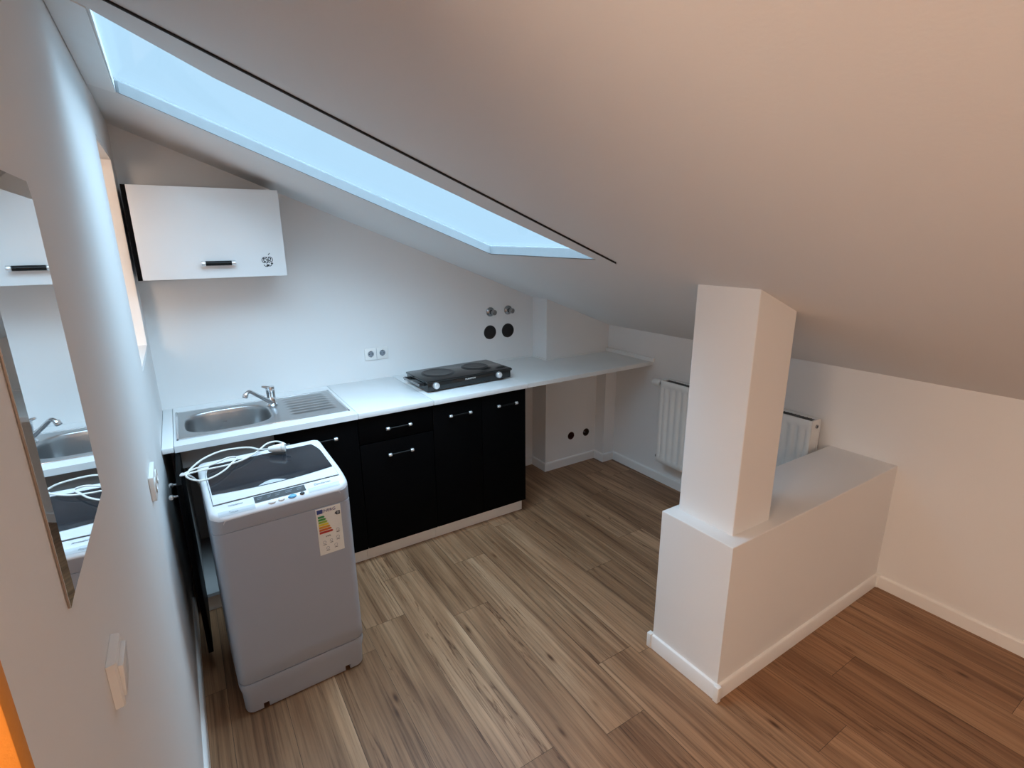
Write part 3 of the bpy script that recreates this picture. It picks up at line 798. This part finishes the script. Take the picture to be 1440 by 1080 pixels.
po = pane.build('lid_window', lido, sharp=80); po['label'] = 'smoked dark window of the lid'
hr = MB()
sheet(hr, lambda y: (0.165-0.0*(y), 0.262), lambda u: arcf((0.165+0.097*u-LX0)/(LX1-LX0))+0.001, lambda u: arcf((0.165+0.097*u-LX0)/(LX1-LX0))+0.001+0.022*math.sin(math.pi*u), 0.0058, 'wmstrip', nx=20, ny=6)
hr.build('lid_grip', lido, sharp=80)
# control panel
cp_ = MB(); sheet(cp_, lambda y: (0.140, 0.308), 0.022, 0.051, 0.0012, 'darkgrey', nx=10, ny=4)
cpo = cp_.build('display_strip', wm, sharp=80)
seg = MB()
for x0, x1 in ((0.145, 0.170), (0.178, 0.198), (0.204, 0.228), (0.238, 0.268), (0.276, 0.302)):
    sheet(seg, lambda y, a=x0, b_=x1: (a, b_), 0.028, 0.046, 0.0018, 'printgrey' if 0 else 'print', nx=3, ny=3)
    sheet(seg, lambda y, a=x0, b_=x1: (a+0.003, b_-0.004), 0.040, 0.0415, 0.0022, 'printgrey', nx=3, ny=1)
    sheet(seg, lambda y, a=x0, b_=x1: (a+0.003, b_-0.008), 0.033, 0.0345, 0.0022, 'printgrey', nx=3, ny=1)
seg.build('display_marks', cpo, sharp=80)
gs = MB(); sheet(gs, lambda y: (0.026, 0.138), 0.006, 0.022, 0.0008, 'wmstrip', nx=8, ny=3); gs.build('panel_strip', wm, sharp=80)
gs = MB(); sheet(gs, lambda y: (0.314, 0.425), 0.010, 0.026, 0.0008, 'wmstrip', nx=8, ny=3); gs.build('panel_strip', wm, sharp=80)
def deckT(x, y, lift=0.0012):
    s_ = (ztop(y+0.004)-ztop(y-0.004))/0.008
    return Matrix.Translation((x, y, ztop(y)+lift)) @ Matrix.Rotation(math.atan(s_), 4, 'X')
for nm, x, y, rx, ry, m in (('button', 0.191, 0.012, 0.013, 0.0065, 'printwhite'), ('button', 0.222, 0.013, 0.011, 0.006, 'printwhite'), ('start_button', 0.258, 0.0135, 0.0145, 0.0075, 'bluebtn'), ('power_button', 0.292, 0.0145, 0.0085, 0.006, 'print')):
    k = MB(); k.lathe([(0, 0), (1.0, 0), (0.92, 0.0022), (0.0, 0.0026)], m, n=28)
    o = k.build(nm, wm); o.data.transform(deckT(x, y, 0.0004) @ Matrix.Diagonal((rx, ry, 1, 1)))
    if m == 'bluebtn': o['label'] = 'blue oval start button'
text_mesh('panel_print', 'Comfortec', 0.0135, 'printgrey', deckT(0.368, 0.038), wm, shear=0.25)
text_mesh('panel_print', 'Vollautomat', 0.009, 'printgrey', deckT(0.082, 0.040), wm)
text_mesh('panel_print', 'Touch', 0.011, 'printgrey', deckT(0.072, 0.013), wm)
# energy label on the front
el = MB(); el.box((0, 0, 0), (0.090, 0.189, 0.0006), 'paper', T=Matrix.Translation((0.325, -0.0003, 0.556)) @ FRONT)
elo = el.build('energy_label', wm); elo['label'] = 'paper energy label with coloured arrows'
LT = Matrix.Translation((0.325, -0.0011, 0.556)) @ FRONT
def lprism(name, pts, m): return MB().prism(pts, 0, 0.0003, m, LT).build(name, elo)
lprism('flag', [(0.004, 0.168), (0.024, 0.168), (0.024, 0.184), (0.004, 0.184)], 'blue')
text_mesh('label_print', 'ENERG', 0.0165, 'blue', LT @ Matrix.Translation((0.046, 0.1755, 0)), elo)
for i in range(7):
    y = 0.150-i*0.0105; l = 0.020+i*0.0042
    o = lprism('class_arrow', [(0.006, y), (0.006+l, y), (0.006+l+0.0045, y+0.0042), (0.006+l, y+0.0084), (0.006, y+0.0084)], 'e%d' % i)
o = lprism('class_arrow', [(0.086, 0.148), (0.086, 0.163), (0.073, 0.163), (0.066, 0.1555), (0.073, 0.148)], 'print')
text_mesh('label_print', 'D', 0.012, 'printwhite', LT @ Matrix.Translation((0.079, 0.1555, 0.0002)), elo)
text_mesh('label_print', 'kWh', 0.009, 'print', LT @ Matrix.Translation((0.036, 0.072, 0)), elo)
lp = MB()
for x, y, r in ((0.020, 0.050, 0.006), (0.045, 0.052, 0.005), (0.070, 0.058, 0.006), (0.072, 0.088, 0.006), (0.030, 0.024, 0.006), (0.060, 0.028, 0.006)):
    n = 20; O_ = [(x+r*math.cos(2*math.pi*i/n), y+r*math.sin(2*math.pi*i/n)) for i in range(n)]; I_ = [(x+(r-0.0011)*math.cos(2*math.pi*i/n), y+(r-0.0011)*math.sin(2*math.pi*i/n)) for i in range(n)]
    for i in range(0, n, 1):
        j = (i+1) % n; lp.prism([O_[i], O_[j], I_[j], I_[i]], 0, 0.0003, 'printgrey', LT)
    lp.prism([(x-r, y-r-0.005), (x+r, y-r-0.005), (x+r, y-r-0.003), (x-r, y-r-0.003)], 0, 0.0003, 'print', LT)
lp.build('label_icons', elo)
# mains lead lying coiled on the lid
Rz = Matrix.Rotation(-math.radians(2.2), 4, 'Z'); W0 = Vector((-0.020, 1.806, 0))
def loc_(p): return Rz @ (Vector(p)-W0)
Zc = 0.8745
lead = [(-0.010, 2.30, 0.60), (-0.040, 2.275, 0.76), (-0.076, 2.18, 0.845), (-0.086, 2.080, 0.880), (-0.067, 2.069, 0.885), (-0.052, 2.107, 0.888), (-0.011, 2.178, 0.890), (0.049, 2.227, 0.890), (0.109, 2.233, 0.888), (0.155, 2.218, 0.886), (0.185, 2.180, 0.884),
        (0.222, 2.150, 0.888), (0.262, 2.150, 0.886), (0.283, 2.185, 0.882), (0.260, 2.232, 0.884), (0.222, 2.232, 0.884), (0.185, 2.192, 0.878), (0.155, 2.155, 0.876), (0.110, 2.118, 0.876), (0.060, 2.100, 0.876), (0.008, 2.098, 0.876), (-0.035, 2.088, 0.880),
        (-0.068, 2.064, 0.884), (-0.057, 2.029, 0.879), (-0.024, 2.008, 0.873), (0.013, 2.020, 0.873), (0.053, 2.062, 0.874), (0.080, 2.109, 0.877), (0.101, 2.150, 0.880), (0.070, 2.160, 0.882), (0.012, 2.125, 0.880), (-0.040, 2.098, 0.888), (-0.082, 2.085, 0.878), (-0.072, 2.19, 0.835), (-0.034, 2.275, 0.75), (0.00, 2.305, 0.60)]
cab = MB(); cab.tube([loc_(p) for p in lead], 0.0033, 'cable', n=8, res=6); cabo = cab.build('mains_lead', wm)
pl = MB(); P0, P1 = loc_((0.215, 2.152, 0.886)), loc_((0.262, 2.136, 0.889))
d_ = (P1-P0).normalized()
pl.cyl(P0, P1, 0.011, 'plastic', r2=0.018, n=20, bev=0.003); pl.cyl(P1, P1+d_*0.013, 0.0185, 'plastic', n=20, bev=0.003)
for s in (-1, 1):
    q = P1+d_*0.012+Vector((0, 0, 0.0095*s)); pl.cyl(q, q+d_*0.019, 0.0024, 'chrome_d', n=10)
pl.build('mains_plug', cabo)

# ------------------------------------------------------------------ left wall: mirror, switch, socket
my0, my1, mz0, mz1 = 0.672, 0.985, 1.292, 1.760
mi = tag(empty('wall_mirror', (XL, my0, mz0)), 'small rectangular frameless mirror stuck on the left wall', 'mirror')
mw, mh, mt = my1-my0, mz1-mz0, 0.007
MB().box((0.0004, 0, 0), (mt-0.0045, mw, mh), 'glassedge', 0.0004).build('backing', mi)
bm = bmesh.new(); bv = 0.012
o4 = [bm.verts.new((mt-0.0040, y, z)) for y, z in ((0, 0), (mw, 0), (mw, mh), (0, mh))]
i4 = [bm.verts.new((mt, y, z)) for y, z in ((bv, bv), (mw-bv, bv), (mw-bv, mh-0.024), (bv, mh-0.024))]
b4 = [bm.verts.new((mt-0.0044, y, z)) for y, z in ((0, 0), (mw, 0), (mw, mh), (0, mh))]
bm.faces.new(i4); bm.faces.new(b4[::-1])
for i in range(4): j = (i+1) % 4; bm.faces.new((o4[i], o4[j], i4[j], i4[i])); bm.faces.new((b4[i], b4[j], o4[j], o4[i]))
k = MB(); k.merge(bm, 'mirror'); k.build('mirror_glass', mi)

sw = tag(empty('light_switch', (XL, 0.757, 1.076)), 'white rocker light switch low on the left wall beneath the mirror', 'light switch')
MB().prism([(0.0004, 0), (0.0095, 0.0015), (0.0115, 0.005), (0.0115, 0.068), (0.0095, 0.0715), (0.0004, 0.073)], 0, 0.068, 'plastic', T=Matrix(((1, 0, 0, 0), (0, 1, 0, 0), (0, 0, 1, 0), (0, 0, 0, 1)))).build('plate', sw)
bm = bmesh.new()
k = MB(); k.merge(bm, 'plastic') if 0 else None
rk = MB(); bm = bmesh.new()
prof = [(0.0112, 0.010), (0.0140, 0.010), (0.0175, 0.058), (0.0112, 0.058)]
A = [bm.verts.new((u, 0.009, z)) for u, z in prof]; B = [bm.verts.new((u, 0.064, z)) for u, z in prof]
bm.faces.new(A); bm.faces.new(B[::-1])
for i in range(4): bm.faces.new((A[i], A[(i+1) % 4], B[(i+1) % 4], B[i]))
bmesh.ops.recalc_face_normals(bm, faces=bm.faces)
bmesh.ops.bevel(bm, geom=bm.edges, offset=0.001, segments=2, affect='EDGES', profile=0.5)
rk.merge(bm, 'plastic', None, True); rk.build('rocker', sw)

def schuko(root, cx, cz, face):
    """round recess with pins; face(u,v,d)->point, drawn by matrix"""
    k = MB()
    k.lathe([(0.0, -0.0005), (0.0215, -0.0005), (0.0215, 0.0015), (0.0245, 0.0035), (0.0205, 0.0035), (0.0190, 0.0005), (0.0, 0.0005)], 'plastic', n=32)
    rec = k.build('socket_recess', root); T = face(cx, cz); rec.data.transform(T)
    k = MB(); k.lathe([(0.0, 0.0008), (0.0185, 0.0008), (0.0185, 0.0012), (0.0, 0.0012)], 'printgrey', n=28)
    for s in (-1, 1):
        k.cyl((s*0.0095, 0, 0.001), (s*0.0095, 0, 0.0018), 0.0026, 'dark', n=12); k.box((-0.003, s*0.0175-0.002, 0.001), (0.003, s*0.0175+0.002, 0.003), 'chrome_d')
    o = k.build('pin_holes', rec); o.data.transform(T)
ds = tag(empty('double_socket', (XL, 1.737, 0.947)), 'white double wall socket on the left wall beside the washing machine', 'socket')
MB().box((0.0004, 0, 0), (0.0135, 0.142, 0.075), 'plastic', 0.003).build('plate', ds)
LF = lambda y, z: Matrix.Translation((0.0135, y, z)) @ Matrix.Rotation(math.radians(90), 4, 'Y') @ Matrix.Rotation(math.radians(90), 4, 'Z')
for y in (0.0355, 0.1065): schuko(ds, y, 0.0375, LF)
bs = tag(empty('double_socket', (0.906, YB, 0.9835)), 'white double wall socket on the back wall left of the hob', 'socket')
MB().box((0, -0.010, 0), (0.1455, -0.0004, 0.074), 'plastic', 0.003).build('plate', bs)
BF = lambda x, z: Matrix.Translation((x, -0.010, z)) @ FRONT
for x in (0.0365, 0.109): schuko(bs, x, 0.037, BF)
MB().box((0.0715, -0.0105, 0.004), (0.0735, -0.0098, 0.070), 'printgrey').build('joint_line', bs)

# ------------------------------------------------------------------ water valves and drain openings on the back wall
VL = ('chrome angle valve on the back wall, left one of the pair', 'chrome angle valve on the back wall, right one beside the chimney breast')
for i, (x, z) in enumerate(((1.799, 1.212), (1.943, 1.214))):
    v = tag(empty('angle_valve', (x, YB, z)), VL[i], 'valve', 'angle valves on the back wall')
    MB().lathe([(0.0, 0.0003), (0.032, 0.0003), (0.031, 0.005), (0.022, 0.012), (0.014, 0.014), (0.0, 0.014)], 'chrome_d', (-0.004, 0, 0.0), (0, -1, 0)).build('rosette', v)
    MB().cyl((-0.002, -0.012, 0), (0.004, -0.030, -0.002), 0.012, 'chrome_d', n=20, bev=0.002).cyl((0.003, -0.024, -0.001), (0.020, -0.024, -0.006), 0.010, 'chrome_d', n=18, bev=0.002).build('valve_body', v)
    MB().lathe([(0.0, 0), (0.019, 0), (0.0195, 0.006), (0.018, 0.018), (0.015, 0.021), (0.0, 0.021)], 'chrome_d', (0.004, -0.028, -0.002), (0.12, -1, -0.03), 12).build('valve_knob', v)
DL = ('round black drain opening below the left angle valve', 'round black drain opening below the right angle valve')
for i, (x, z, r) in enumerate(((1.7905, 1.0705, 0.0485), (1.936, 1.070, 0.0495))):
    p = tag(empty('drain_pipe', (x, YB, z)), DL[i], 'drain pipe', 'drain openings in the back wall')
    MB().lathe([(r-0.010, -0.095), (r-0.0005, -0.095), (r-0.0005, 0.002), (r-0.003, 0.004), (r-0.009, 0.003), (r-0.010, 0.0)], 'blackplastic', (0, 0, 0), (0, -1, 0), 40).build('pipe_sleeve', p)
    MB().lathe([(0.0, -0.060), (r-0.0105, -0.060), (r-0.012, -0.015), (r-0.017, -0.010), (r-0.022, -0.018), (r-0.028, -0.022), (0.0, -0.040)], 'pipebrown', (0, 0, 0), (0, -1, 0), 32).build('rubber_seal', p)
    MB().tube([(-0.012, -0.0+0.030, -0.006), (-0.004, 0.012, 0.004), (0.008, 0.010, -0.006), (0.016, 0.022, 0.006)], 0.004, 'pipebrown').build('frayed_seal', p)
BL = ('open red-brown wall box near the floor, left one under the board', 'open dark brown wall box near the floor, right one under the board')
for i, (x, z) in enumerate(((2.392, 0.233), (2.541, 0.231))):
    p = tag(empty('wall_box', (x, YPIL, z)), BL[i], 'wall box', 'empty boxes in the chimney breast')
    MB().lathe([(0.0, -0.070), (0.0305, -0.070), (0.0305, 0.001), (0.028, 0.0012), (0.0275, -0.060), (0.0, -0.060)], 'redbox' if i == 0 else 'pipebrown', (0, 0, 0), (0, -1, 0), 28).build('box', p)
    k = MB()
    k.tube([(-0.010, 0.055, -0.006), (-0.004, 0.020, 0.003), (0.006, 0.012, 0.008), (0.012, 0.022, -0.004)], 0.0022, 'redbox' if i else 'rust')
    if i: k.tube([(0.010, 0.055, -0.010), (0.006, 0.018, -0.008), (-0.006, 0.010, -0.002), (-0.012, 0.020, 0.008)], 0.0022, 'printgrey')
    k.build('wires', p)

# ------------------------------------------------------------------ radiator on the knee wall
ry0, ry1, rz0, rz1 = 1.290, 2.288, 0.205, 0.782
rd = tag(empty('radiator', (XR, ry0, rz0)), 'white flat panel radiator on the knee wall behind the post', 'radiator')
rl, rh = ry1-ry0, rz1-rz0
def panel(xf, xb, sgn):
    bm = bmesh.new(); P = 0.05; n = int(round(rl/P)); fr = [0, 0.14, 0.30, 0.40, 0.60, 0.70, 0.86]
    ys = [0.0]+[rl*(i+f)/n for i in range(n) for f in fr if (i, f) != (0, 0)]+[rl]
    zs = [0, 0.004, 0.030, 0.040, 0.050, rh-0.055, rh-0.045, rh-0.035, rh-0.004, rh]
    V = []
    for y in ys:
        ph = (y/rl*n) % 1.0
        g = 1.0 if 0.38 < ph < 0.62 else (0.0 if ph < 0.29 or ph > 0.71 else 0.5)
        if y < 0.02 or y > rl-0.02: g = 0
        row = []
        for z in zs:
            e = 1.0 if 0.05 <= z <= rh-0.055 else (0.6 if 0.035 < z < rh-0.04 else 0.0)
            edge = 0.004 if z in (0, rh) or y in (0, rl) else 0.0
            row.append(bm.verts.new((xf+sgn*(0.008*g*e+edge), y, z)))
        V.append(row)
    for i in range(len(ys)-1):
        for j in range(len(zs)-1): bm.faces.new((V[i][j], V[i+1][j], V[i+1][j+1], V[i][j+1]))
    mb = MB(); mb.merge(bm, 'enamel', None, True)
    mb.box((min(xf+sgn*0.010, xb), 0.001, 0.001), (max(xf+sgn*0.010, xb), rl-0.001, rh-0.001), 'enamel')
    return mb
panel(-0.122, -0.108, 1).build('front_panel', rd, sharp=60)
MB().box((-0.046, 0, 0), (-0.030, rl, rh), 'enamel', 0.003).build('back_panel', rd)
k = MB(); k.box((-0.1075, 0.010, rh-0.012), (-0.0465, rl-0.010, rh-0.009), 'darkgrey')
for i in range(2, 46): k.box((-0.1075, rl*i/48, rh-0.0088), (-0.0465, rl*i/48+0.003, rh-0.0070), 'darkgrey')
k.build('top_grille', rd)
for y0 in (0.0, rl-0.012):
    k = MB(); k.box((-0.1072, y0+0.001, 0.01), (-0.0468, y0+0.011, rh), 'enamel', 0.002); k.build('side_cover', rd)
MB().cyl((-0.070, -0.005, rh-0.035), (-0.070, 0.004, rh-0.035), 0.010, 'chrome_d', n=16, bev=0.001).cyl((-0.070, -0.0058, rh-0.035), (-0.070, -0.0048, rh-0.035), 0.005, 'dark', n=10).build('bleed_valve', rd)
for y in (0.12, rl-0.12): MB().box((-0.030, y-0.015, 0.06), (-0.001, y+0.015, rh-0.04), 'enamel', 0.002).build('wall_bracket', rd)
th = MB(); yy = rl+0.001; zz = rh-0.034
th.cyl((-0.078, yy-0.010, zz), (-0.078, yy+0.034, zz), 0.010, 'chrome_d', n=16)
th.cyl((-0.078, yy+0.018, zz), (-0.003, yy+0.018, zz), 0.009, 'chrome_d', n=16)
tho = th.build('valve', rd)
tv = MB(); tv.lathe([(0.0, 0.03), (0.020, 0.03), (0.023, 0.036), (0.026, 0.045), (0.026, 0.078), (0.023, 0.092), (0.016, 0.098), (0.0, 0.099)], 'plastic', (-0.078, yy, zz), (0, 1, 0), 14)
tv.build('thermostat_head', tho)
lv_ = MB(); lv_.cyl((-0.078, yy-0.010, 0.022), (-0.078, yy+0.030, 0.022), 0.010, 'chrome_d', n=16, bev=0.002); lv_.sphere((-0.078, yy+0.022, 0.022), 0.014, 'darkgrey'); lv_.cyl((-0.078, yy+0.020, 0.022), (-0.003, yy+0.020, 0.022), 0.008, 'chrome_d', n=14)
lv_.build('return_valve', rd)
